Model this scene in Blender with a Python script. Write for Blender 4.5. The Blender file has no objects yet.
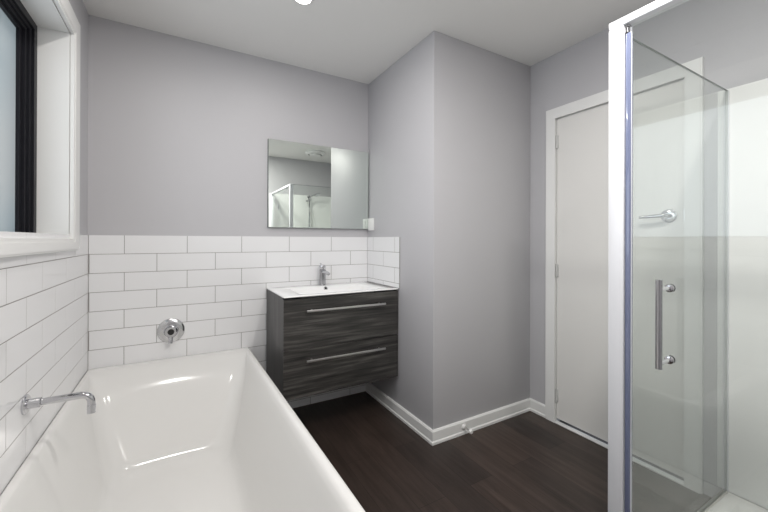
import bpy, bmesh, math, random
from mathutils import Vector, Matrix
random.seed(4)
scene = bpy.context.scene
COL = scene.collection

# ------------------------------------------------------------------ camera
F_PX, YAW, PITCH, ROLL, SY = 355.52, 0.5226, 0.0017, 0.0033, -16.857
cam_data = bpy.data.cameras.new('camera')
cam_data.sensor_width = 36.0
cam_data.lens = F_PX / 768 * 36.0
cam_data.shift_y = SY / 768
cam_data.clip_start = 0.02
cam = bpy.data.objects.new('camera', cam_data); COL.objects.link(cam)
fwd = Vector((math.sin(YAW) * math.cos(PITCH), math.cos(YAW) * math.cos(PITCH), math.sin(PITCH)))
rgt0 = Vector((math.cos(YAW), -math.sin(YAW), 0))
up0 = rgt0.cross(fwd)
rgt = math.cos(ROLL) * rgt0 + math.sin(ROLL) * up0
upv = -math.sin(ROLL) * rgt0 + math.cos(ROLL) * up0
M = Matrix((rgt, upv, -fwd)).transposed().to_4x4()
M.translation = Vector((0.432, -2.4764, 1.1813))
cam.matrix_world = M
scene.camera = cam

# ------------------------------------------------------------------ world, exposure, light
scene.view_settings.view_transform = 'Standard'
scene.view_settings.look = 'None'
scene.view_settings.gamma = 1
scene.view_settings.use_curve_mapping = False
scene.view_settings.exposure = 0.25
world = bpy.data.worlds.new('sky'); scene.world = world; world.use_nodes = True
world.node_tree.nodes['Background'].inputs[0].default_value = (0.75, 0.85, 1, 1)
world.node_tree.nodes['Background'].inputs[1].default_value = 0.6

W1, D1, W2, LR, H = 1.711, 0.8316, 2.5598, 2.92, 2.4     # room plan
WY0, WY1, WZ0, WZ1 = -0.395, -1.98, 1.182, 2.10         # window opening
ZT, TW, TH = 1.201, 0.3106, 0.1045                        # tiling

def area_light(name, loc, rot, sx, sy, power, color, spread=180, shape='RECTANGLE', parent=None):
    l = bpy.data.lights.new(name, 'AREA'); l.shape = shape; l.size = sx; l.size_y = sy
    l.energy = power; l.color = color; l.spread = math.radians(spread)
    o = bpy.data.objects.new(name, l); COL.objects.link(o)
    o.location = loc; o.rotation_euler = rot
    if parent: o.parent = parent
    return o
# daylight through the obscure glass (straight-through scatter only)
area_light('window_daylight', (-0.1415, (WY0 + WY1) / 2, 1.615), (0, math.radians(-90), 0),
           0.81, 1.38, 3.8, (0.86, 0.93, 1.0), spread=134)
LAMP_COLOR = (1.0, 0.965, 0.925)

# ------------------------------------------------------------------ materials
def mat(name, color, rough=0.5, metal=0.0, spec=0.5, coat=0.0, emit=None, emit_s=0.0):
    m = bpy.data.materials.new(name); m.use_nodes = True
    b = m.node_tree.nodes['Principled BSDF']
    b.inputs['Base Color'].default_value = (*color, 1)
    b.inputs['Roughness'].default_value = rough
    b.inputs['Metallic'].default_value = metal
    b.inputs['Specular IOR Level'].default_value = spec
    b.inputs['Coat Weight'].default_value = coat
    if emit:
        b.inputs['Emission Color'].default_value = (*emit, 1); b.inputs['Emission Strength'].default_value = emit_s
    return m
def nodes(m): return m.node_tree.nodes, m.node_tree.links, m.node_tree.nodes['Principled BSDF']
def add_bump(m, scale, strength, dist=0.002, detail=3):
    n, l, b = nodes(m)
    tc = n.new('ShaderNodeTexCoord'); t = n.new('ShaderNodeTexNoise'); t.inputs['Scale'].default_value = scale
    t.inputs['Detail'].default_value = detail
    bp = n.new('ShaderNodeBump'); bp.inputs['Strength'].default_value = strength; bp.inputs['Distance'].default_value = dist
    l.new(tc.outputs['Object'], t.inputs['Vector']); l.new(t.outputs['Fac'], bp.inputs['Height'])
    l.new(bp.outputs['Normal'], b.inputs['Normal'])
def wood(m, scale_vec, c0, c1, c2, nscale=6.0):
    n, l, b = nodes(m)
    tc = n.new('ShaderNodeTexCoord'); mp = n.new('ShaderNodeMapping'); mp.inputs['Scale'].default_value = scale_vec
    t = n.new('ShaderNodeTexNoise'); t.inputs['Scale'].default_value = nscale; t.inputs['Detail'].default_value = 8
    t.inputs['Roughness'].default_value = 0.65; t.inputs['Distortion'].default_value = 0.15
    r = n.new('ShaderNodeValToRGB')
    e = r.color_ramp.elements
    e[0].position = 0.32; e[0].color = (*c0, 1); e[1].position = 0.72; e[1].color = (*c2, 1)
    k = e.new(0.52); k.color = (*c1, 1)
    l.new(tc.outputs['Object'], mp.inputs['Vector']); l.new(mp.outputs['Vector'], t.inputs['Vector'])
    l.new(t.outputs['Fac'], r.inputs['Fac']); l.new(r.outputs['Color'], b.inputs['Base Color'])
    bp = n.new('ShaderNodeBump'); bp.inputs['Strength'].default_value = 0.15; bp.inputs['Distance'].default_value = 0.001
    l.new(t.outputs['Fac'], bp.inputs['Height']); l.new(bp.outputs['Normal'], b.inputs['Normal'])
    return r

PAINT = mat('mauve_grey_paint', (0.515, 0.509, 0.528), 0.47, spec=0.35); add_bump(PAINT, 220, 0.06, 0.001)
CEIL = mat('ceiling_white', (0.83, 0.822, 0.805), 0.7, spec=0.2); add_bump(CEIL, 150, 0.05, 0.001)
WHITE = mat('white_gloss_trim', (0.80, 0.80, 0.79), 0.32)
DOORW = mat('white_door_paint', (0.74, 0.73, 0.71), 0.38)
HINGE = mat('hinge_grey', (0.55, 0.55, 0.54), 0.4)
TILE = mat('white_glazed_tile', (0.81, 0.81, 0.82), 0.06); add_bump(TILE, 9, 0.025, 0.002, 1)
GROUT = mat('grey_grout', (0.30, 0.29, 0.28), 0.9, spec=0.1)
ACRYLIC = mat('white_acrylic', (0.74, 0.735, 0.72), 0.13)
LINER = mat('acrylic_liner', (0.89, 0.895, 0.885), 0.38, spec=0.3)
CERAMIC = mat('ceramic', (0.85, 0.85, 0.85), 0.07)
CHROME = mat('chrome', (0.62, 0.62, 0.64), 0.07, 1.0)
DARKMETAL = mat('dark_chrome', (0.44, 0.44, 0.455), 0.14, 1.0)
SATIN = mat('satin_aluminium', (0.72, 0.71, 0.69), 0.28, 1.0)
PLATE = mat('brushed_plate', (0.66, 0.66, 0.67), 0.2, 1.0)
HOLE = mat('dark_hole', (0.01, 0.01, 0.01), 0.6)
BLACKAL = mat('black_aluminium', (0.010, 0.010, 0.014), 0.45, spec=0.25)
WPLASTIC = mat('white_plastic', (0.80, 0.80, 0.79), 0.35)
SEAL = mat('blue_grey_seal', (0.16, 0.185, 0.29), 0.15, coat=0.5)
WPOWDER = mat('white_powdercoat', (0.76, 0.77, 0.80), 0.28)
LENS = mat('lamp_lens', (0.9, 0.9, 0.9), 0.4, emit=(1.0, 0.94, 0.86), emit_s=12)
MIRROR = mat('mirror_silver', (0.80, 0.85, 0.81), 0.0, 1.0)
MEDGE = mat('mirror_edge', (0.16, 0.18, 0.17), 0.25)
VSIDE = mat('charcoal_woodgrain_side', (0.05, 0.05, 0.05), 0.4)
wood(VSIDE, (1, 1, 0.10), (0.022, 0.021, 0.022), (0.045, 0.043, 0.043), (0.085, 0.082, 0.080), 22)
VFRONT = mat('charcoal_woodgrain_front', (0.05, 0.05, 0.05), 0.38)
wood(VFRONT, (0.045, 1, 1), (0.012, 0.0115, 0.011), (0.048, 0.045, 0.042), (0.135, 0.128, 0.118), 62)
VDARK = mat('charcoal_inner', (0.018, 0.018, 0.018), 0.5)

def floor_material():
    m = mat('dark_timber_planks', (0.02, 0.015, 0.013), 0.38, spec=0.35)
    n, l, b = nodes(m)
    tc = n.new('ShaderNodeTexCoord'); mp = n.new('ShaderNodeMapping')
    mp.inputs['Rotation'].default_value = (0, 0, math.radians(90))
    br = n.new('ShaderNodeTexBrick'); br.inputs['Scale'].default_value = 1.0
    br.inputs['Brick Width'].default_value = 1.2; br.inputs['Row Height'].default_value = 0.15
    br.inputs['Mortar Size'].default_value = 0.0012; br.inputs['Bias'].default_value = 0.0
    br.inputs['Color1'].default_value = (0.75, 0.75, 0.75, 1); br.inputs['Color2'].default_value = (1.35, 1.3, 1.25, 1)
    br.inputs['Mortar'].default_value = (0.35, 0.35, 0.35, 1); br.offset = 0.37
    l.new(tc.outputs['Object'], mp.inputs['Vector']); l.new(mp.outputs['Vector'], br.inputs['Vector'])
    mp2 = n.new('ShaderNodeMapping'); mp2.inputs['Scale'].default_value = (1, 0.08, 1)
    t = n.new('ShaderNodeTexNoise'); t.inputs['Scale'].default_value = 26; t.inputs['Detail'].default_value = 8
    t.inputs['Roughness'].default_value = 0.7; t.inputs['Distortion'].default_value = 0.4
    l.new(tc.outputs['Object'], mp2.inputs['Vector']); l.new(mp2.outputs['Vector'], t.inputs['Vector'])
    r = n.new('ShaderNodeValToRGB'); e = r.color_ramp.elements
    e[0].position = 0.3; e[0].color = (0.021, 0.0145, 0.0120, 1); e[1].position = 0.75; e[1].color = (0.062, 0.0455, 0.039, 1)
    l.new(t.outputs['Fac'], r.inputs['Fac'])
    mx = n.new('ShaderNodeMix'); mx.data_type = 'RGBA'; mx.blend_type = 'MULTIPLY'; mx.inputs['Factor'].default_value = 1
    l.new(r.outputs['Color'], mx.inputs['A']); l.new(br.outputs['Color'], mx.inputs['B'])
    l.new(mx.outputs['Result'], b.inputs['Base Color'])
    bp = n.new('ShaderNodeBump'); bp.inputs['Strength'].default_value = 0.2; bp.inputs['Distance'].default_value = 0.001
    l.new(t.outputs['Fac'], bp.inputs['Height']); l.new(bp.outputs['Normal'], b.inputs['Normal'])
    return m
FLOOR = floor_material()

def glass_material():
    m = bpy.data.materials.new('clear_glass'); m.use_nodes = True
    n, l = m.node_tree.nodes, m.node_tree.links; n.clear()
    out = n.new('ShaderNodeOutputMaterial'); mix = n.new('ShaderNodeMixShader')
    tr = n.new('ShaderNodeBsdfTransparent'); tr.inputs[0].default_value = (0.972, 0.986, 0.978, 1)
    gl = n.new('ShaderNodeBsdfGlossy'); gl.inputs['Roughness'].default_value = 0.0
    fr = n.new('ShaderNodeFresnel'); fr.inputs['IOR'].default_value = 1.52
    geo = n.new('ShaderNodeNewGeometry'); ior = n.new('ShaderNodeMix'); ior.data_type = 'FLOAT'
    ior.inputs['A'].default_value = 1.52; ior.inputs['B'].default_value = 1 / 1.52
    l.new(geo.outputs['Backfacing'], ior.inputs['Factor'])   # the back faces of the thin pane reflect like its front faces
    l.new(ior.outputs['Result'], fr.inputs['IOR'])
    l.new(fr.outputs[0], mix.inputs[0]); l.new(tr.outputs[0], mix.inputs[1]); l.new(gl.outputs[0], mix.inputs[2])
    l.new(mix.outputs[0], out.inputs['Surface'])
    return m
GLASS = glass_material()
GEDGE = mat('glass_edge', (0.13, 0.15, 0.145), 0.15)

def obscure_material():
    m = mat('obscure_window_glass', (0.25, 0.28, 0.30), 0.25, emit=(0.66, 0.80, 0.90), emit_s=0.20)
    n, l, b = nodes(m)
    tc = n.new('ShaderNodeTexCoord'); t = n.new('ShaderNodeTexNoise'); t.inputs['Scale'].default_value = 1.6
    r = n.new('ShaderNodeValToRGB'); e = r.color_ramp.elements
    e[0].position = 0.35; e[0].color = (0.44, 0.62, 0.72, 1); e[1].position = 0.65; e[1].color = (0.86, 0.92, 0.95, 1)
    l.new(tc.outputs['Object'], t.inputs['Vector']); l.new(t.outputs['Fac'], r.inputs['Fac'])
    l.new(r.outputs['Color'], b.inputs['Emission Color'])
    t2 = n.new('ShaderNodeTexNoise'); t2.inputs['Scale'].default_value = 260
    bp = n.new('ShaderNodeBump'); bp.inputs['Strength'].default_value = 0.1; bp.inputs['Distance'].default_value = 0.001
    l.new(tc.outputs['Object'], t2.inputs['Vector']); l.new(t2.outputs['Fac'], bp.inputs['Height']); l.new(bp.outputs['Normal'], b.inputs['Normal'])
    return m
OBSCURE = obscure_material()

# ------------------------------------------------------------------ mesh helpers (world coordinates in, local out)
BASE = {}
def add_box(bm, lo, hi, bev=0.0, seg=2):
    lo = Vector(lo); hi = Vector(hi)
    lo, hi = Vector(map(min, lo, hi)), Vector(map(max, lo, hi))
    t = bmesh.new()
    bmesh.ops.create_cube(t, size=1)
    for v in t.verts: v.co = Vector(((lo[i] + hi[i]) / 2 + v.co[i] * (hi[i] - lo[i]) for i in range(3)))
    if bev > 0:
        bmesh.ops.bevel(t, geom=t.edges[:], offset=bev, segments=seg, profile=0.5, affect='EDGES', clamp_overlap=True)
    merge(bm, t); return bm
def merge(bm, t):
    me = bpy.data.meshes.new('tmp'); t.to_mesh(me); t.free(); bm.from_mesh(me); bpy.data.meshes.remove(me)
def frame_for(d):
    d = d.normalized(); a = Vector((0, 0, 1)) if abs(d.z) < 0.9 else Vector((1, 0, 0))
    u = d.cross(a).normalized(); return u, d.cross(u).normalized()
def add_tube(bm, pts, radii, n=20, caps=True):
    pts = [Vector(p) for p in pts]
    if not hasattr(radii, '__len__'): radii = [radii] * len(pts)
    rings = []; u = None
    for i, p in enumerate(pts):
        d = (pts[min(i + 1, len(pts) - 1)] - pts[max(i - 1, 0)]).normalized()
        if u is None: u, v = frame_for(d)
        else:
            u = (u - d * u.dot(d)).normalized()
        v = d.cross(u)
        rings.append([bm.verts.new(p + radii[i] * (math.cos(2 * math.pi * k / n) * u + math.sin(2 * math.pi * k / n) * v)) for k in range(n)])
    for a, b in zip(rings, rings[1:]):
        for k in range(n): bm.faces.new((a[k], a[(k + 1) % n], b[(k + 1) % n], b[k]))
    if caps:
        bm.faces.new(rings[0][::-1]); bm.faces.new(rings[-1])
    return bm
def add_lathe(bm, base, axis, prof, n=40):
    """prof: (distance along axis, radius); first and last are capped"""
    base = Vector(base); axis = Vector(axis).normalized(); u, v = frame_for(axis)
    rings = [[bm.verts.new(base + axis * h + r * (math.cos(2 * math.pi * k / n) * u + math.sin(2 * math.pi * k / n) * v)) for k in range(n)] for h, r in prof]
    for a, b in zip(rings, rings[1:]):
        for k in range(n): bm.faces.new((a[k], a[(k + 1) % n], b[(k + 1) % n], b[k]))
    bm.faces.new(rings[0][::-1]); bm.faces.new(rings[-1]); return bm
def smooth_path(pts, r, n=8):
    """polyline with rounded corners of radius r"""
    pts = [Vector(p) for p in pts]; out = [pts[0]]
    for a, b, c in zip(pts, pts[1:], pts[2:]):
        p0 = b + (a - b).normalized() * r; p1 = b + (c - b).normalized() * r
        for k in range(n + 1):
            t = k / n; out.append((1 - t) ** 2 * p0 + 2 * t * (1 - t) * b + t * t * p1)
    return out + [pts[-1]]
def obj(name, bm, material, parent=None, base=None, smooth=40):
    bmesh.ops.recalc_face_normals(bm, faces=bm.faces[:])
    if parent is not None: b = BASE[parent.name]
    elif base is not None: b = Vector(base)
    else: b = Vector((0, 0, 0))
    bmesh.ops.translate(bm, verts=bm.verts[:], vec=-b)
    me = bpy.data.meshes.new(name); bm.to_mesh(me); bm.free()
    me.materials.append(material)
    o = bpy.data.objects.new(name, me); COL.objects.link(o)
    BASE[o.name] = b
    if parent is not None: o.parent = parent
    else: o.location = b
    if smooth:
        me.polygons.foreach_set('use_smooth', [True] * len(me.polygons))
        try: me.set_sharp_from_angle(angle=math.radians(smooth))
        except AttributeError: pass
    return o
def thing(name, loc, label, cat, group=None, kind=None):
    o = bpy.data.objects.new(name, None); COL.objects.link(o); o.location = loc; o.empty_display_size = 0.05
    BASE[o.name] = Vector(loc); return tag(o, label, cat, group, kind)
def tag(o, label, cat, group=None, kind=None):
    o['label'] = label; o['category'] = cat
    if group: o['group'] = group
    if kind: o['kind'] = kind
    return o
def struct(o, label, cat): return tag(o, label, cat, None, 'structure')
def boxes(*bs):
    bm = bmesh.new()
    for b in bs: add_box(bm, *b)
    return bm

# ------------------------------------------------------------------ room shell
T = 0.15
struct(obj('floor', boxes(((-0.0, -LR, -0.05), (W2 + 1.0, 0.0, 0.0))), FLOOR, smooth=0), 'dark brown timber plank floor', 'floor')
struct(obj('ceiling', boxes(((-T, -LR - T, H), (W2 + T, T, H + 0.1))), CEIL, smooth=0), 'flat white painted ceiling', 'ceiling')
struct(obj('wall_back', boxes(((-T, 0, -0.05), (W2 + T, T, H))), PAINT, smooth=0), 'mauve grey back wall above the tiles', 'wall')
struct(obj('wall_left', boxes(((-T, 0, -0.05), (0, WY0 + .012, H)), ((-T, WY1 - .012, -0.05), (0, -LR, H)), ((-T, WY0 + .012, -0.05), (0, WY1 - .012, WZ0 - 0.012)), ((-T, WY0 + .012, WZ1 + 0.012), (0, WY1 - .012, H))),
     PAINT, smooth=0), 'mauve grey left wall around the window', 'wall')
struct(obj('wall_front', boxes(((-T, -LR, -0.05), (W2 + T, -LR - T, H))), PAINT, smooth=0), 'mauve grey wall behind the shower', 'wall')
DY0, DY1, DZ = -1.018, -1.728, 1.985                    # door opening
struct(obj('wall_right', boxes(((W2, 0, -0.05), (W2 + T, DY0, H)), ((W2, DY1, -0.05), (W2 + T, -LR, H)), ((W2, DY0, DZ), (W2 + T, DY1, H))),
     PAINT, smooth=0), 'mauve grey right wall around the white door', 'wall')
bm = bmesh.new()
add_box(bm, (W1, 0, 0), (W2, -D1, H), 0.004, 2)
struct(obj('wall_nib', bm, PAINT, smooth=30), 'mauve grey boxed out wall corner beside the vanity', 'wall')

# tiles: glazed tiles standing on a grout bed
def tile_field(axis, u0, u1, z0, joints, face, bed, skip=None):
    """axis 'x': tiles on the back wall (u = x, facing -y); 'l': left wall (u = -y, facing +x); 'r': nib side wall (u = -y, facing -x)"""
    g = 0.0013; bm = bmesh.new(); row = 0
    def put(ua, ub, za, zb, d0, d1, bev, seg=2):
        if axis == 'x': add_box(bm, (ua, -d0, za), (ub, -d1, zb), bev, seg)
        elif axis == 'l': add_box(bm, (d0, -ua, za), (d1, -ub, zb), bev, seg)
        else: add_box(bm, (W1 - d0, -ua, za), (W1 - d1, -ub, zb), bev, seg)
    while True:
        zt = ZT - row * TH; zb = max(zt - TH, z0)
        if zt - z0 < 0.004: break
        off = joints[0] + (joints[1] if row % 2 else 0)
        k = math.floor((u0 - off) / TW); a = off + k * TW
        while a < u1:
            ua, ub = max(a, u0), min(a + TW, u1)
            if ub - ua > 0.006: put(ua + g, ub - g, zb + g, zt - (g if row else 0), 0.001, face, 0.0006, 1)
            a += TW
        row += 1
    return bm, put
def tiled(name, label, axis, u0, u1, z0, joints):
    bm, put = tile_field(axis, u0, u1, z0, joints, 0.0052, 0.003)
    t = obj(name, bm, TILE, smooth=0); struct(t, label, 'wall tiles')
    bm = bmesh.new(); z1 = ZT - 0.0005
    if axis == 'x': add_box(bm, (u0, 0, z0), (u1, -0.0048, z1))
    elif axis == 'l': add_box(bm, (0, -u0, z0), (0.0048, -u1, z1))
    else: add_box(bm, (W1, -u0, z0), (W1 - 0.0048, -u1, z1))
    obj('grout', bm, GROUT, t, smooth=0)['label'] = 'grey grout lines'
    return t
tiled('trim_1', 'white subway tiles on the back wall behind bath and vanity', 'x', 0.0055, W1 - 0.0055, 0.0, (0.1639, TW / 2))
tiled('trim_2', 'white subway tiles on the left wall under the window', 'l', 0.0, 2.20, 0.30, (0.5922, TW / 2))
tiled('trim_3', 'short white tiled splashback on the side wall at the vanity', 'r', 0.0, 0.472, 0.857, (0.10, TW / 2))

# baseboards with stepped profile
def skirting(bm, p0, p1, nrm):
    prof = [(0, 0), (0.017, 0), (0.017, 0.014), (0.012, 0.020), (0.012, 0.071), (0.006, 0.080), (0, 0.080)]
    p0, p1, nrm = Vector(p0), Vector(p1), Vector(nrm)
    a = [bm.verts.new(p0 + nrm * d + Vector((0, 0, z))) for d, z in prof]
    b = [bm.verts.new(p1 + nrm * d + Vector((0, 0, z))) for d, z in prof]
    for k in range(len(prof)): bm.faces.new((a[k], a[(k + 1) % len(prof)], b[(k + 1) % len(prof)], b[k]))
    bm.faces.new(a[::-1]); bm.faces.new(b)
def skirt_chain(pts, nrms):
    """profile swept along pts (2D) mitred at the corners; nrms = room-side normals per segment"""
    prof = [(0, 0), (0.017, 0), (0.017, 0.014), (0.012, 0.020), (0.012, 0.071), (0.006, 0.080), (0, 0.080)]
    bm = bmesh.new(); rings = []
    for i, p in enumerate(pts):
        ns = [Vector(n) for n in ([nrms[0]] if i == 0 else [nrms[-1]] if i == len(pts) - 1 else [nrms[i - 1], nrms[i]])]
        off = ns[0] if len(ns) == 1 else ns[0] + ns[1]
        rings.append([bm.verts.new((p[0] + off[0] * d, p[1] + off[1] * d, z)) for d, z in prof])
    for a, b in zip(rings, rings[1:]):
        for k in range(len(prof)): bm.faces.new((a[k], a[(k + 1) % len(prof)], b[(k + 1) % len(prof)], b[k]))
    bm.faces.new(rings[0][::-1]); bm.faces.new(rings[-1]); return bm
struct(obj('baseboard_side', skirt_chain([(W1, -0.006), (W1, -D1), (W2 - 0.0171, -D1)], [(-1, 0), (0, -1)]), WHITE, smooth=20),
       'white baseboard around the boxed out wall corner', 'baseboard')
struct(obj('baseboard_right', skirt_chain([(W2, -D1 - 0.0001), (W2, -0.962)], [(-1, 0)]), WHITE, smooth=20),
       'short white baseboard between wall corner and door frame', 'baseboard')

# ------------------------------------------------------------------ window in the left wall
win = thing('window_1', (0, (WY0 + WY1) / 2, WZ0), 'black framed window with obscure glass in a white reveal', 'window', kind='structure')
J = 0.012
bm = boxes(((-T, WY0, WZ0 - J), (0.004, WY0 + J - 0.0005, WZ1 + J)), ((-T, WY1, WZ0 - J), (0.004, WY1 - J + 0.0005, WZ1 + J)),
           ((-T, WY0, WZ1), (0.004, WY1, WZ1 + J)), ((-T, WY0, WZ0 - J), (0.004, WY1, WZ0)))
obj('reveal', bm, WHITE, win, smooth=0)
A0, A1, AZ0, AZ1 = WY0 + 0.105, WY1 - 0.105, 1.130, 2.197
def mitred(bm, rect_in, rect_out, x0, x1):
    """picture frame in the y-z plane; rect = (ya, yb, za, zb)"""
    def c(r): return [(r[0], r[2]), (r[1], r[2]), (r[1], r[3]), (r[0], r[3])]
    I, O = c(rect_in), c(rect_out)
    for k in range(4):
        k2 = (k + 1) % 4
        q = [I[k], I[k2], O[k2], O[k]]
        a = [bm.verts.new((x0, y, z)) for y, z in q]; b = [bm.verts.new((x1, y, z)) for y, z in q]
        bm.faces.new(a); bm.faces.new(b[::-1])
        for e in range(4): bm.faces.new((a[e], b[e], b[(e + 1) % 4], a[(e + 1) % 4]))
bm = bmesh.new()
mitred(bm, (WY0 + 0.004, WY1 - 0.004, WZ0, WZ1 + 0.004), (A0, A1, AZ0, AZ1), 0.0055, 0.020)
mitred(bm, (WY0 + 0.020, WY1 - 0.020, WZ0 - 0.014, WZ1 + 0.020), (A0 - 0.006, A1 + 0.006, AZ0 + 0.006, AZ1 - 0.006), 0.018, 0.0225)
obj('architrave', bm, WHITE, win, smooth=0)
fr = bmesh.new()
for d, w0, w1 in ((0.0, -0.150, -0.103), (0.020, -0.150, -0.112), (0.040, -0.150, -0.121), (0.060, -0.150, -0.132)):
    mitred(fr, (WY0 - d - 0.034, WY1 + d + 0.034, WZ0 + d * 0.10 + 0.012, WZ1 - d * .62 - 0.030), (WY0 - d - 0.0005, WY1 + d + 0.0005, WZ0 + d * 0.10 + 0.0005, WZ1 - d * .62 - 0.0005), w0, w1)
obj('window_frame', fr, BLACKAL, win, smooth=0)['label'] = 'black aluminium frame'
obj('glass_pane', boxes(((-0.149, WY0 - 0.05, WZ0 + 0.01), (-0.143, WY1 + 0.05, WZ1 - 0.05))), OBSCURE, win, smooth=0)['label'] = 'pale blue grey obscure glass'

# ------------------------------------------------------------------ door in the right wall
door = thing('door_1', (W2, (DY0 + DY1) / 2, 0), 'plain white flush door with white frame in the right wall', 'door', kind='structure')
bm = bmesh.new()
def mitred3(bm, yi0, yi1, zi, yo0, yo1, zo, x0, x1, z0=0.0):
    for q in ([(yi0, z0), (yi0, zi), (yo0, zo), (yo0, z0)], [(yi1, z0), (yi1, zi), (yo1, zo), (yo1, z0)], [(yi0, zi), (yi1, zi), (yo1, zo), (yo0, zo)]):
        a = [bm.verts.new((x0, y, z)) for y, z in q]; b = [bm.verts.new((x1, y, z)) for y, z in q]
        bm.faces.new(a); bm.faces.new(b[::-1])
        for e in range(4): bm.faces.new((a[e], b[e], b[(e + 1) % 4], a[(e + 1) % 4]))
mitred3(bm, -1.024, -1.722, 1.979, -0.9635, -1.781, 2.040, W2 - 0.016, W2)
mitred3(bm, -1.032, -1.714, 1.971, -0.9700, -1.775, 2.034, W2 - 0.020, W2 - 0.014)
mitred3(bm, -1.031, -1.715, 1.972, DY0 - 0.0005, DY1 + 0.0005, DZ - 0.0005, W2 - 0.002, W2 + T)
obj('door_frame', bm, WHITE, door, smooth=0)
leaf = obj('door_leaf', boxes(((W2 + 0.002, -1.0325, 0.027), (W2 + 0.038, -1.7135, 1.9712), 0.0008, 1)), DOORW, door, smooth=0)
for zc in (0.175, 0.985, 1.82):
    bm = boxes(((W2 - 0.004, -1.026, zc - 0.04), (W2 + 0.002, -1.046, zc + 0.04), 0.001, 1))
    add_tube(bm, [(W2 - 0.004, -1.033, zc - 0.042), (W2 - 0.004, -1.033, zc + 0.042)], 0.006, 12)
    obj('hinge', bm, HINGE, door)['label'] = 'pale grey hinge'
obj('threshold', boxes(((W2 - 0.022, -1.0315, 0.0), (W2 + 0.012, -1.7145, 0.009), 0.003, 2)), WHITE, door, smooth=30)['label'] = 'pale threshold strip'
hz = 1.306
bm = bmesh.new(); add_lathe(bm, (W2 + 0.002, -1.645, hz), (-1, 0, 0), [(0, .034), (.006, .034), (.009, .030), (.009, .012), (.036, .011)])
hn = obj('door_handle', bm, CHROME, door)
bm = bmesh.new(); add_tube(bm, smooth_path([(W2 - .026, -1.650, hz), (W2 - .046, -1.642, hz), (W2 - .048, -1.535, hz - .004)], .012, 5), [.010] * 7 + [.008], 16)
obj('lever', bm, CHROME, hn)
hn['label'] = 'chrome lever handle on a round rose'
obj('latch_plate', boxes(((W2 - 0.0025, -1.714, hz - 0.03), (W2 - 0.0185, -1.7125, hz + 0.03))), CHROME, door, smooth=0)['label'] = 'small metal latch plate'

# ------------------------------------------------------------------ bathtub
def rrect(x0, x1, y0, y1, r, n=8, bow=0.0, m=12):
    """x0<x1, y0>y1 (y0 is the wall end); closed loop"""
    pts = []
    for cx, cy, a0 in ((x1 - r, y0 - r, 0), (x0 + r, y0 - r, 90), (x0 + r, y1 + r, 180), (x1 - r, y1 + r, 270)):
        for k in range(n + 1):
            a = math.radians(a0 + 90 * k / n); pts.append((cx + r * math.cos(a), cy + r * math.sin(a)))
        if bow is not None and a0 == 0:                      # points along the wall-side edge, bowed outwards
            for k in range(1, m):
                pts.append((x1 - r + (x0 + r - x1 + r) * k / m, y0))
    if bow:
        hw = (x1 - x0) / 2; mid = (x0 + x1) / 2
        pts = [(x, y + bow * max(0, 1 - ((x - mid) / hw) ** 2) * (1 if y > (y0 + y1) / 2 else 0)) for x, y in pts]
    return pts
BW, BL, BZ, BX, BY = 0.831, 1.86, 0.475, 0.0062, -0.0064
tub = thing('bathtub', (BW / 2, -BL / 2, 0), 'white built-in acrylic bathtub under the window, with sloping backrest', 'bathtub')
levels = [  # z, x0, x1, y0, y1, corner radius
    (0.0, BX + .010, BW - .012, BY - .01, -BL + .01, .012),
    (BZ - .035, BX + .010, BW - .012, BY - .01, -BL + .01, .012),
    (BZ - .035, BX, BW - .0015, BY, -BL, .012),
    (BZ - .008, BX, BW - .0005, BY, -BL, .012), (BZ - .002, BX + .001, BW - .003, BY - .001, -BL + .003, .012),
    (BZ, BX + .006, BW - .009, BY - .006, -BL + .01, .014),
    (BZ, .020, BW - .022, -.032, -BL + .05, .040),
    (BZ - .002, .026, BW - .028, -.050, -BL + .06, .048),
    (BZ - .009, .032, BW - .035, -.075, -BL + .068, .055),
    (BZ - .026, .038, BW - .043, -.108, -BL + .078, .060),
    (BZ - .058, .047, BW - .053, -.156, -BL + .090, .064),
    (.371, .060, BW - .068, -.206, -BL + .108, .068),
    (.310, .079, BW - .089, -.258, -BL + .128, .072),
    (.240, .099, BW - .111, -.310, -BL + .152, .078),
    (.170, .121, BW - .137, -.362, -BL + .178, .083),
    (.125, .137, BW - .156, -.395, -BL + .200, .088),
    (.098, .149, BW - .171, -.417, -BL + .220, .090),
    (.080, .166, BW - .190, -.442, -BL + .248, .088),
    (.069, .194, BW - .222, -.484, -BL + .290, .080),
    (.064, .240, BW - .270, -.540, -BL + .340, .060)]
bm = bmesh.new(); rings = []
for i, (z, x0, x1, y0, y1, r) in enumerate(levels):
    rings.append([bm.verts.new((x * (1 - .0197 * y), y, z)) for x, y in rrect(x0, x1, y0, y1, r, bow=max(0, min(.028, (BZ - .004 - z) * .16)) if i > 6 else 0)])
for a, b in zip(rings, rings[1:]):
    for k in range(len(a)): bm.faces.new((a[k], a[(k + 1) % len(a)], b[(k + 1) % len(a)], b[k]))
bm.faces.new(rings[-1]); bm.faces.new(rings[0][::-1])
tub_shell = obj('tub_shell', bm, ACRYLIC, tub, smooth=60)
bm = bmesh.new(); add_lathe(bm, (0.405, -1.15, 0.0635), (0, 0, 1), [(0, .034), (.003, .034), (.004, .028), (.002, .018)], 32)
obj('waste', bm, CHROME, tub)['label'] = 'round chrome waste'

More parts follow.
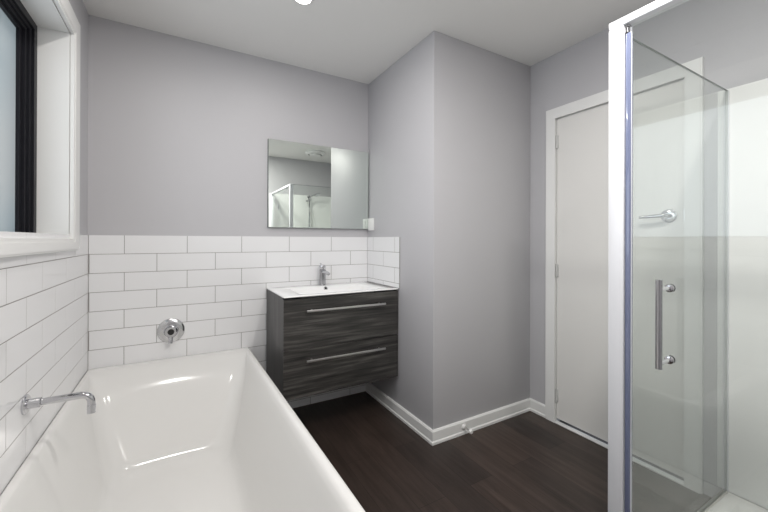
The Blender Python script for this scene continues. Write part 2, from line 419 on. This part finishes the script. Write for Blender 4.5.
# bath spout on the left wall
sp = thing('bath_spout', (0.005, -0.92, 0.651), 'chrome wall spout with down-turned end, over the bathtub', 'tap')
bm = bmesh.new(); add_lathe(bm, (0.0053, -0.92, 0.651), (1, 0, 0), [(0, .031), (.005, .031), (.008, .028), (.009, .016), (.009, .0155), (.040, .0155), (.042, .012)])
obj('wall_rose', bm, CHROME, sp)
path = smooth_path([(0.040, -0.92, 0.651), (0.1735, -0.92, 0.651), (0.1735, -0.92, 0.604)], 0.032, 10)
bm = bmesh.new(); add_tube(bm, path, 0.0112, 24)
tube = obj('spout_tube', bm, CHROME, sp)
bm = bmesh.new(); add_lathe(bm, (0.1735, -0.92, 0.614), (0, 0, -1), [(0, .0113), (.001, .0124), (.028, .0124), (.029, .010), (.024, .0095)], 28)
obj('aerator', bm, CHROME, sp)

# bath mixer on the back wall
mx = thing('bath_mixer', (0.392, -0.005, 0.632), 'round chrome bath mixer with small lever on the tiled back wall', 'tap')
bm = bmesh.new(); add_lathe(bm, (0.392, -0.0053, 0.637), (0, -1, 0), [(0, .071), (.003, .071), (.006, .069), (.011, .055), (.013, .042), (.013, .040)], 56)
pl = obj('wall_plate', bm, PLATE, mx); pl['label'] = 'brushed round wall plate'
bm = bmesh.new(); add_lathe(bm, (0.392, -0.016, 0.637), (0, -1, 0), [(0, .040), (.004, .040), (.010, .034), (.020, .031), (.034, .030), (.037, .027), (.037, .0175)], 48)
obj('mixer_body', bm, CHROME, mx)
bm = bmesh.new(); add_lathe(bm, (0.392, -0.0528, 0.637), (0, -1, 0), [(0, .0175), (.0012, .0165), (.0014, .010)], 32)
obj('cap', bm, HOLE, mx)['label'] = 'dark centre cap'
bm = bmesh.new(); add_tube(bm, smooth_path([(0.392, -0.036, 0.610), (0.391, -0.044, 0.592), (0.390, -0.048, 0.570)], 0.008, 6), [.012] + [.012] * 7 + [.0115], 16)
obj('lever', bm, CHROME, mx)

# ------------------------------------------------------------------ vanity
VX0, VX1, VY, VZ0, VZ1 = 0.9430, 1.7055, -0.458, 0.266, 0.847
van = thing('vanity_cabinet', ((VX0 + VX1) / 2, VY / 2, VZ0), 'wall hung charcoal woodgrain vanity cabinet with two drawers', 'cabinet')
FY = VY + 0.018
bm = boxes(((VX0, -0.007, VZ0), (VX0 + 0.016, FY, VZ1), .001, 1), ((VX1 - 0.016, -0.007, VZ0), (VX1, FY, VZ1), .001, 1), ((VX0 + .016, -0.007, VZ0), (VX1 - .016, FY, VZ0 + .016)),
           ((VX0 + .016, -0.007, VZ0 + .016), (VX1 - .016, -0.020, VZ1)))
obj('carcass', bm, VSIDE, van, smooth=0)
zs = 0.5475
obj('carcass_edge', boxes(((VX0 + .017, FY + .012, zs - .02), (VX1 - .017, FY + .001, zs + .02))), VDARK, van, smooth=0)
for z0, z1, hzz in ((VZ0, zs - 0.0015, 0.479), (zs + 0.0015, VZ1 - 0.008, 0.7675)):
    d = obj('drawer', boxes(((VX0, FY - .0005, z0), (VX1, VY, z1), .0012, 1)), VFRONT, van, smooth=0)
    bm = bmesh.new()
    add_box(bm, (1.070, VY - .026, hzz - .0065), (1.592, VY - .034, hzz + .0065), .0015, 2)
    for hx in (1.105, 1.557): add_box(bm, (hx - .005, VY, hzz - .004), (hx + .005, VY - .027, hzz + .004), .001, 1)
    obj('handle', bm, SATIN, d)['label'] = 'long thin satin metal bar handle'

# ceramic top with bowl
BT = 0.856
top = thing('washbasin', ((VX0 + VX1) / 2, VY / 2, VZ1), 'white ceramic washbasin top with shallow bowl on the charcoal vanity', 'washbasin')
bx0, bx1, by0, by1 = VX0 - .001, VX1 - .0002, -.0066, VY - .004
lv = [(VZ1 + .001, bx0 + .004, bx1, by0, by1 + .004, .004), (VZ1 + .004, bx0, bx1, by0, by1, .004), (BT - .003, bx0, bx1, by0, by1, .004), (BT, bx0 + .003, bx1 - .003, by0 - .003, by1 + .003, .004),
      (BT, 1.055, 1.595, -.112, -.425, .05), (BT - .003, 1.061, 1.589, -.117, -.420, .055), (BT - .020, 1.072, 1.578, -.126, -.411, .06),
      (BT - .045, 1.095, 1.555, -.142, -.392, .07), (BT - .060, 1.13, 1.52, -.165, -.365, .07), (BT - .066, 1.20, 1.45, -.21, -.32, .05)]
bm = bmesh.new(); rings = [[bm.verts.new((x, y, z)) for x, y in rrect(x0, x1, y0, y1, r)] for z, x0, x1, y0, y1, r in lv]
for a, b in zip(rings, rings[1:]):
    for k in range(len(a)): bm.faces.new((a[k], a[(k + 1) % len(a)], b[(k + 1) % len(a)], b[k]))
bm.faces.new(rings[-1])
obj('basin', bm, CERAMIC, top, smooth=50)
ax = Vector((0, -1, 0.30)).normalized()
bm = bmesh.new(); add_lathe(bm, Vector((1.318, -.1225, BT - .017)), ax, [(0, .0150), (.003, .0150), (.004, .0125), (.0042, .0095), (.002, .0092)], 28)
ov = obj('overflow', bm, CHROME, top); ov['label'] = 'round chrome overflow ring with dark hole'
bm = bmesh.new(); add_lathe(bm, Vector((1.318, -.1225, BT - .017)) + ax * .0021, ax, [(0, .0090), (.001, .0088)], 24)
obj('overflow_hole', bm, HOLE, ov)['label'] = 'dark hole'

# basin mixer tap
tp = thing('basin_tap', (1.318, -.06, BT), 'small chrome mixer tap standing on the white washbasin', 'tap')
bm = bmesh.new(); add_lathe(bm, (1.318, -.060, BT), (0, 0, 1), [(0, .027), (.004, .027), (.006, .0235), (.112, .0235), (.114, .0215)], 32)
obj('tap_body', bm, DARKMETAL, tp)
bm = bmesh.new(); add_tube(bm, smooth_path([(1.318, -.072, BT + .095), (1.320, -.130, BT + .098), (1.322, -.170, BT + .088)], .02, 6), [.0135] + [.012] * 7 + [.0115], 20)
obj('spout', bm, CHROME, tp)
bm = bmesh.new(); add_lathe(bm, (1.318, -.060, BT + .1145), (0, 0, 1), [(0, .022), (.002, .0235), (.026, .0235), (.030, .021), (.032, .013)], 32)
add_tube(bm, [(1.318, -.055, BT + .140), (1.318, -.02, BT + .152)], [.007, .005], 12)
obj('lever', bm, CHROME, tp)

# ------------------------------------------------------------------ mirror and switch
mi = thing('mirror', (1.327, -.004, 1.263), 'frameless rectangular wall mirror above the vanity', 'mirror')
bm = boxes(((0.949, -.0185, 1.264), (1.7045, -.0235, 1.858), .0008, 1))
obj('mirror_glass', bm, MIRROR, mi, smooth=0)
obj('backing', boxes(((0.9478, 0, 1.2628), (1.7057, -.0184, 1.8592))), MEDGE, mi, smooth=0)['label'] = 'dark edge backing'
sw = thing('light_switch', (W1, -.062, 1.295), 'white light switch plate beside the mirror on the side wall', 'switch')  # switch plate with two rockers
obj('plate', boxes(((W1, -.026, 1.252), (W1 - .012, -.110, 1.345), .003, 2)), WPLASTIC, sw, smooth=30)
for zc in (1.318, 1.280):
    obj('rocker', boxes(((W1 - .0115, -.058, zc - .009), (W1 - .015, -.078, zc + .009), .001, 1)), WPLASTIC, sw, smooth=30)

# ------------------------------------------------------------------ door stop on the baseboard
ds = thing('door_stop', (1.936, -D1 - .012, .045), 'small white door stop on the baseboard under the boxed out wall', 'door stop')
y0 = -D1 - .0122
bm = bmesh.new(); add_lathe(bm, (1.936, y0, .045), (0, -1, 0), [(0, .017), (.004, .017), (.008, .012), (.011, .009)], 24)
obj('base', bm, WPLASTIC, ds)
bm = bmesh.new(); add_tube(bm, [(1.936, y0 - .010, .045), (1.936, y0 - .055, .045)], .0065, 16)
obj('stem', bm, SATIN, ds)['label'] = 'metal stem'
bm = bmesh.new(); add_lathe(bm, (1.936, y0 - .053, .045), (0, -1, 0), [(0, .010), (.002, .012), (.014, .012), (.018, .009)], 24)
obj('tip', bm, WPLASTIC, ds)

# ------------------------------------------------------------------ shower
XS, YS = 1.592, -1.864
TZ = 0.066
tray = thing('shower_tray', ((XS + W2) / 2, (YS - LR) / 2, 0), 'white acrylic shower tray in the corner by the door', 'shower tray')
tl = [(0, XS - .004, W2 - .0085, YS + .012, -LR + .0085, .01), (TZ - .012, XS - .004, W2 - .0085, YS + .012, -LR + .0085, .012), (TZ - .003, XS - .003, W2 - .0085, YS + .011, -LR + .0085, .012), (TZ, XS, W2 - .0085, YS + .008, -LR + .0085, .012),
      (TZ, XS + .050, W2 - .035, YS - .050, -LR + .035, .03), (TZ - .004, XS + .056, W2 - .041, YS - .056, -LR + .041, .034), (TZ - .026, XS + .075, W2 - .06, YS - .075, -LR + .06, .05), (TZ - .031, XS + .11, W2 - .10, YS - .11, -LR + .10, .06)]
bm = bmesh.new(); rings = [[bm.verts.new((x, y, z)) for x, y in rrect(x0, x1, y0, y1, r)] for z, x0, x1, y0, y1, r in tl]
for a, b in zip(rings, rings[1:]):
    for k in range(len(a)): bm.faces.new((a[k], a[(k + 1) % len(a)], b[(k + 1) % len(a)], b[k]))
bm.faces.new(rings[-1]); bm.faces.new(rings[0][::-1])
obj('tray_basin', bm, ACRYLIC, tray, smooth=50)
bm = bmesh.new(); add_lathe(bm, (2.12, -2.40, TZ - .031), (0, 0, 1), [(0, .05), (.003, .05), (.005, .043), (.005, .02)], 32)
obj('waste', bm, CHROME, tray)['label'] = 'round chrome waste'
# acrylic wall liner: two sheets in one formed piece
lin = boxes(((W2, YS + .032, TZ - .0), (W2 - .008, -LR + .0005, 1.860), .0025, 2), ((W2 - .008, -LR, TZ), (XS - .02, -LR + .008, 1.860), .0025, 2))
struct(obj('trim_4', lin, LINER, smooth=30), 'white acrylic wall lining inside the shower', 'shower lining')

en = thing('shower_enclosure', ((XS + W2) / 2, (YS - LR) / 2, TZ), 'white framed glass shower enclosure with hinged door', 'shower enclosure')
PZ = 1.858
zb = TZ + .0005
bm = boxes(((XS, YS, zb), (XS + .010, YS - .043, PZ - .024), .002, 2), ((XS + .0105, YS, zb), (XS + .040, YS - .0385, PZ - .024), .0015, 1))
obj('post', bm, WPOWDER, en, smooth=30)
obj('rear_post', boxes(((XS, -LR + .009, zb), (XS + .040, -LR + .045, PZ - .024), .0025, 2)), WPOWDER, en, smooth=30)
obj('top_rail', boxes(((XS, YS, PZ - .0235), (XS + .040, -LR + .001, PZ), .0025, 2)), WPOWDER, en, smooth=30)
obj('sill_rail', boxes(((XS + .004, YS - .044, zb), (XS + .036, -LR + .046, zb + .014), .002, 1)), WPOWDER, en, smooth=30)
dr = obj('glass_door', boxes(((XS + .016, YS - .058, zb + .020), (XS + .022, -2.50, PZ - .028), .0006, 1)), GLASS, en, smooth=0)
dr['label'] = 'clear glass shower door'
obj('edge_seal', boxes(((XS + .0085, YS - .0435, zb + .018), (XS + .0290, YS - .0575, PZ - .050), .003, 2)), SEAL, dr)['label'] = 'blue grey magnetic seal strip'
obj('seal_lip', boxes(((XS + .0150, YS - .0545, zb + .020), (XS + .0165, YS - .0595, PZ - .035))), WPOWDER, dr, smooth=0)['label'] = 'thin white edge strip'
bm = bmesh.new(); add_tube(bm, [(XS + .012, YS - .047, PZ - .049), (XS + .012, YS - .047, PZ - .0245)], .006, 14)
add_box(bm, (XS + .006, YS - .044, PZ - .034), (XS + .020, YS - .056, PZ - .026), .001, 1)
obj('pivot', bm, DARKMETAL, dr)['label'] = 'dark chrome top pivot'
bm = bmesh.new()
add_tube(bm, [(XS - .046, -2.019, .838), (XS - .046, -2.019, 1.076)], .0078, 24)
hb = obj('pull_handle', bm, DARKMETAL, dr); hb['label'] = 'vertical dark chrome pull bar'
for z in (1.050, .852):
    bm = bmesh.new(); add_tube(bm, [(XS - .040, -2.019, z), (XS + .0155, -2.019, z)], .0055, 14)
    add_lathe(bm, (XS + .0158, -2.019, z), (-1, 0, 0), [(0, .011), (.004, .011), (.006, .008)], 20)
    add_lathe(bm, (XS + .0222, -2.019, z), (1, 0, 0), [(0, .011), (.004, .011), (.010, .009), (.012, .006)], 20)
    obj('standoff', bm, CHROME, hb)['label'] = 'bright chrome standoff'
obj('fixed_panel', boxes(((XS + .016, -2.506, zb + .016), (XS + .022, -LR + .044, PZ - .025), .0006, 1)), GLASS, en, smooth=0)['label'] = 'narrow fixed glass panel'
for z in (.35, 1.62):
    obj('hinge', boxes(((XS + .012, -2.482, z - .03), (XS + .0155, -2.530, z + .03), .001, 1)), CHROME, dr, smooth=30)['label'] = 'chrome glass hinge'
obj('return_panel', boxes(((XS + .034, YS + .002, zb + .006), (W2 - .012, YS - .004, 1.849), .0006, 1)), GLASS, en, smooth=0)
rp = bpy.data.objects['return_panel']; rp['label'] = 'clear fixed glass return panel'
obj('polished_edge', boxes(((XS + .034, YS + .002, 1.8492), (W2 - .012, YS - .004, 1.8525))), GEDGE, rp, smooth=0)['label'] = 'grey green polished glass edge'
obj('return_channel', boxes(((W2 - .0085, YS + .007, zb), (W2 - .0160, YS + .004, 1.853)), ((W2 - .0085, YS - .006, zb), (W2 - .0160, YS - .008, 1.853))), WPOWDER, en, smooth=0)
obj('bottom_channel', boxes(((XS + .041, YS + .0065, zb), (W2 - .024, YS + .004, zb + .012)), ((XS + .041, YS - .006, zb), (W2 - .024, YS - .0085, zb + .012))), SATIN, en, smooth=0)

# slide rail shower on the rear wall (seen in the mirror)
sr = thing('slide_shower', (2.16, -LR + .01, 1.3), 'chrome slide rail hand shower on the white shower lining, seen in the mirror', 'shower head')
yb = -LR + .0085
bm = bmesh.new(); add_tube(bm, [(2.16, yb + .045, 1.10), (2.16, yb + .045, 1.855)], .010, 20); obj('rail', bm, DARKMETAL, sr)
for z in (1.12, 1.835):
    bm = bmesh.new(); add_tube(bm, [(2.16, yb, z), (2.16, yb + .048, z)], .012, 16); add_lathe(bm, (2.16, yb, z), (0, 1, 0), [(0, .022), (.006, .022), (.008, .016)], 24)
    obj('bracket', bm, CHROME, sr)
bm = bmesh.new(); add_lathe(bm, (2.16, yb + .045, 1.695), (0, 0, 1), [(0, .018), (.03, .018), (.032, .012)], 20)
bmesh.ops.translate(bm, verts=bm.verts[:], vec=(0, 0, .07))
add_tube(bm, [(2.16, yb + .05, 1.78), (2.10, yb + .085, 1.765)], .012, 14); obj('holder', bm, DARKMETAL, sr)
bm = bmesh.new(); add_tube(bm, [(2.115, yb + .085, 1.765), (2.165, yb + .095, 1.835), (2.255, yb + .12, 1.872)], [.010, .011, .013], 16)
add_lathe(bm, Vector((2.255, yb + .115, 1.880)), Vector((.25, .45, -.85)), [(0, .020), (.010, .040), (.020, .046), (.026, .043), (.027, .02)], 28)
obj('handset', bm, CHROME, sr)
bm = bmesh.new(); hp = [(2.115, yb + .085, 1.757), (2.20, yb + .085, 1.45), (2.22, yb + .075, 1.10), (2.20, yb + .06, .85), (2.16, yb + .05, .80), (2.135, yb + .04, .90), (2.13, yb + .012, 1.02)]
add_tube(bm, smooth_path(hp, .05, 5), .006, 12); obj('hose', bm, SATIN, sr)

# ------------------------------------------------------------------ ceiling fittings
def downlight(loc, power, label):
    d = thing('downlight', (loc[0], loc[1], H), label, 'ceiling light', 'recessed downlights')
    b = BASE[d.name]
    bm = bmesh.new(); add_lathe(bm, (b.x, b.y, H), (0, 0, -1), [(0, .052), (.003, .052), (.006, .047), (.006, .038), (.003, .037)], 40)
    obj('bezel', bm, WPLASTIC, d)
    bm = bmesh.new(); add_lathe(bm, (b.x, b.y, H - .0032), (0, 0, -1), [(0, .036), (.0012, .036), (.002, .030)], 32)
    obj('lens', bm, LENS, d)['label'] = 'glowing lens'
    area_light('lamp', (0, 0, -.012), (0, 0, 0), .07, .07, power, LAMP_COLOR, 180, 'DISK', d)
downlight((0.970, -.717), 2.5, 'round recessed downlight in the ceiling in front of the vanity')
downlight((0.40, -1.00), 5, 'unseen round downlight added above the bathtub for the highlights on its sloping end')  # added lamp outside the frame, makes the highlights in the bath
downlight((1.02, -2.66), 11, 'unseen round downlight added close to the rear wall for even room light')  # added lamp behind the camera, evens out the light on the walls
downlight((1.30, -2.05), 15.5, 'unseen round downlight added before the glass shower for even room light')  # added unseen lamp, fills the boxed corner, door wall and shower
vt = thing('ceiling_vent', (2.07, -2.35, H), 'round white extractor vent on the ceiling above the shower', 'ceiling vent')
bm = bmesh.new(); add_lathe(bm, (2.07, -2.35, H), (0, 0, -1), [(0, .140), (.020, .140), (.036, .125), (.042, .100), (.042, .098), (.006, .095)], 48)
obj('vent_ring', bm, WPLASTIC, vt)
bm = bmesh.new(); add_lathe(bm, (2.07, -2.35, H - .006), (0, 0, -1), [(0, .094), (.001, .094)], 40)
obj('opening', bm, HOLE, vt)['label'] = 'dark vent opening'
bm = bmesh.new(); add_lathe(bm, (2.07, -2.35, H - .008), (0, 0, -1), [(0, .02), (.030, .02), (.032, .078), (.042, .074), (.048, .04)], 40)
obj('vent_disc', bm, WPLASTIC, vt)
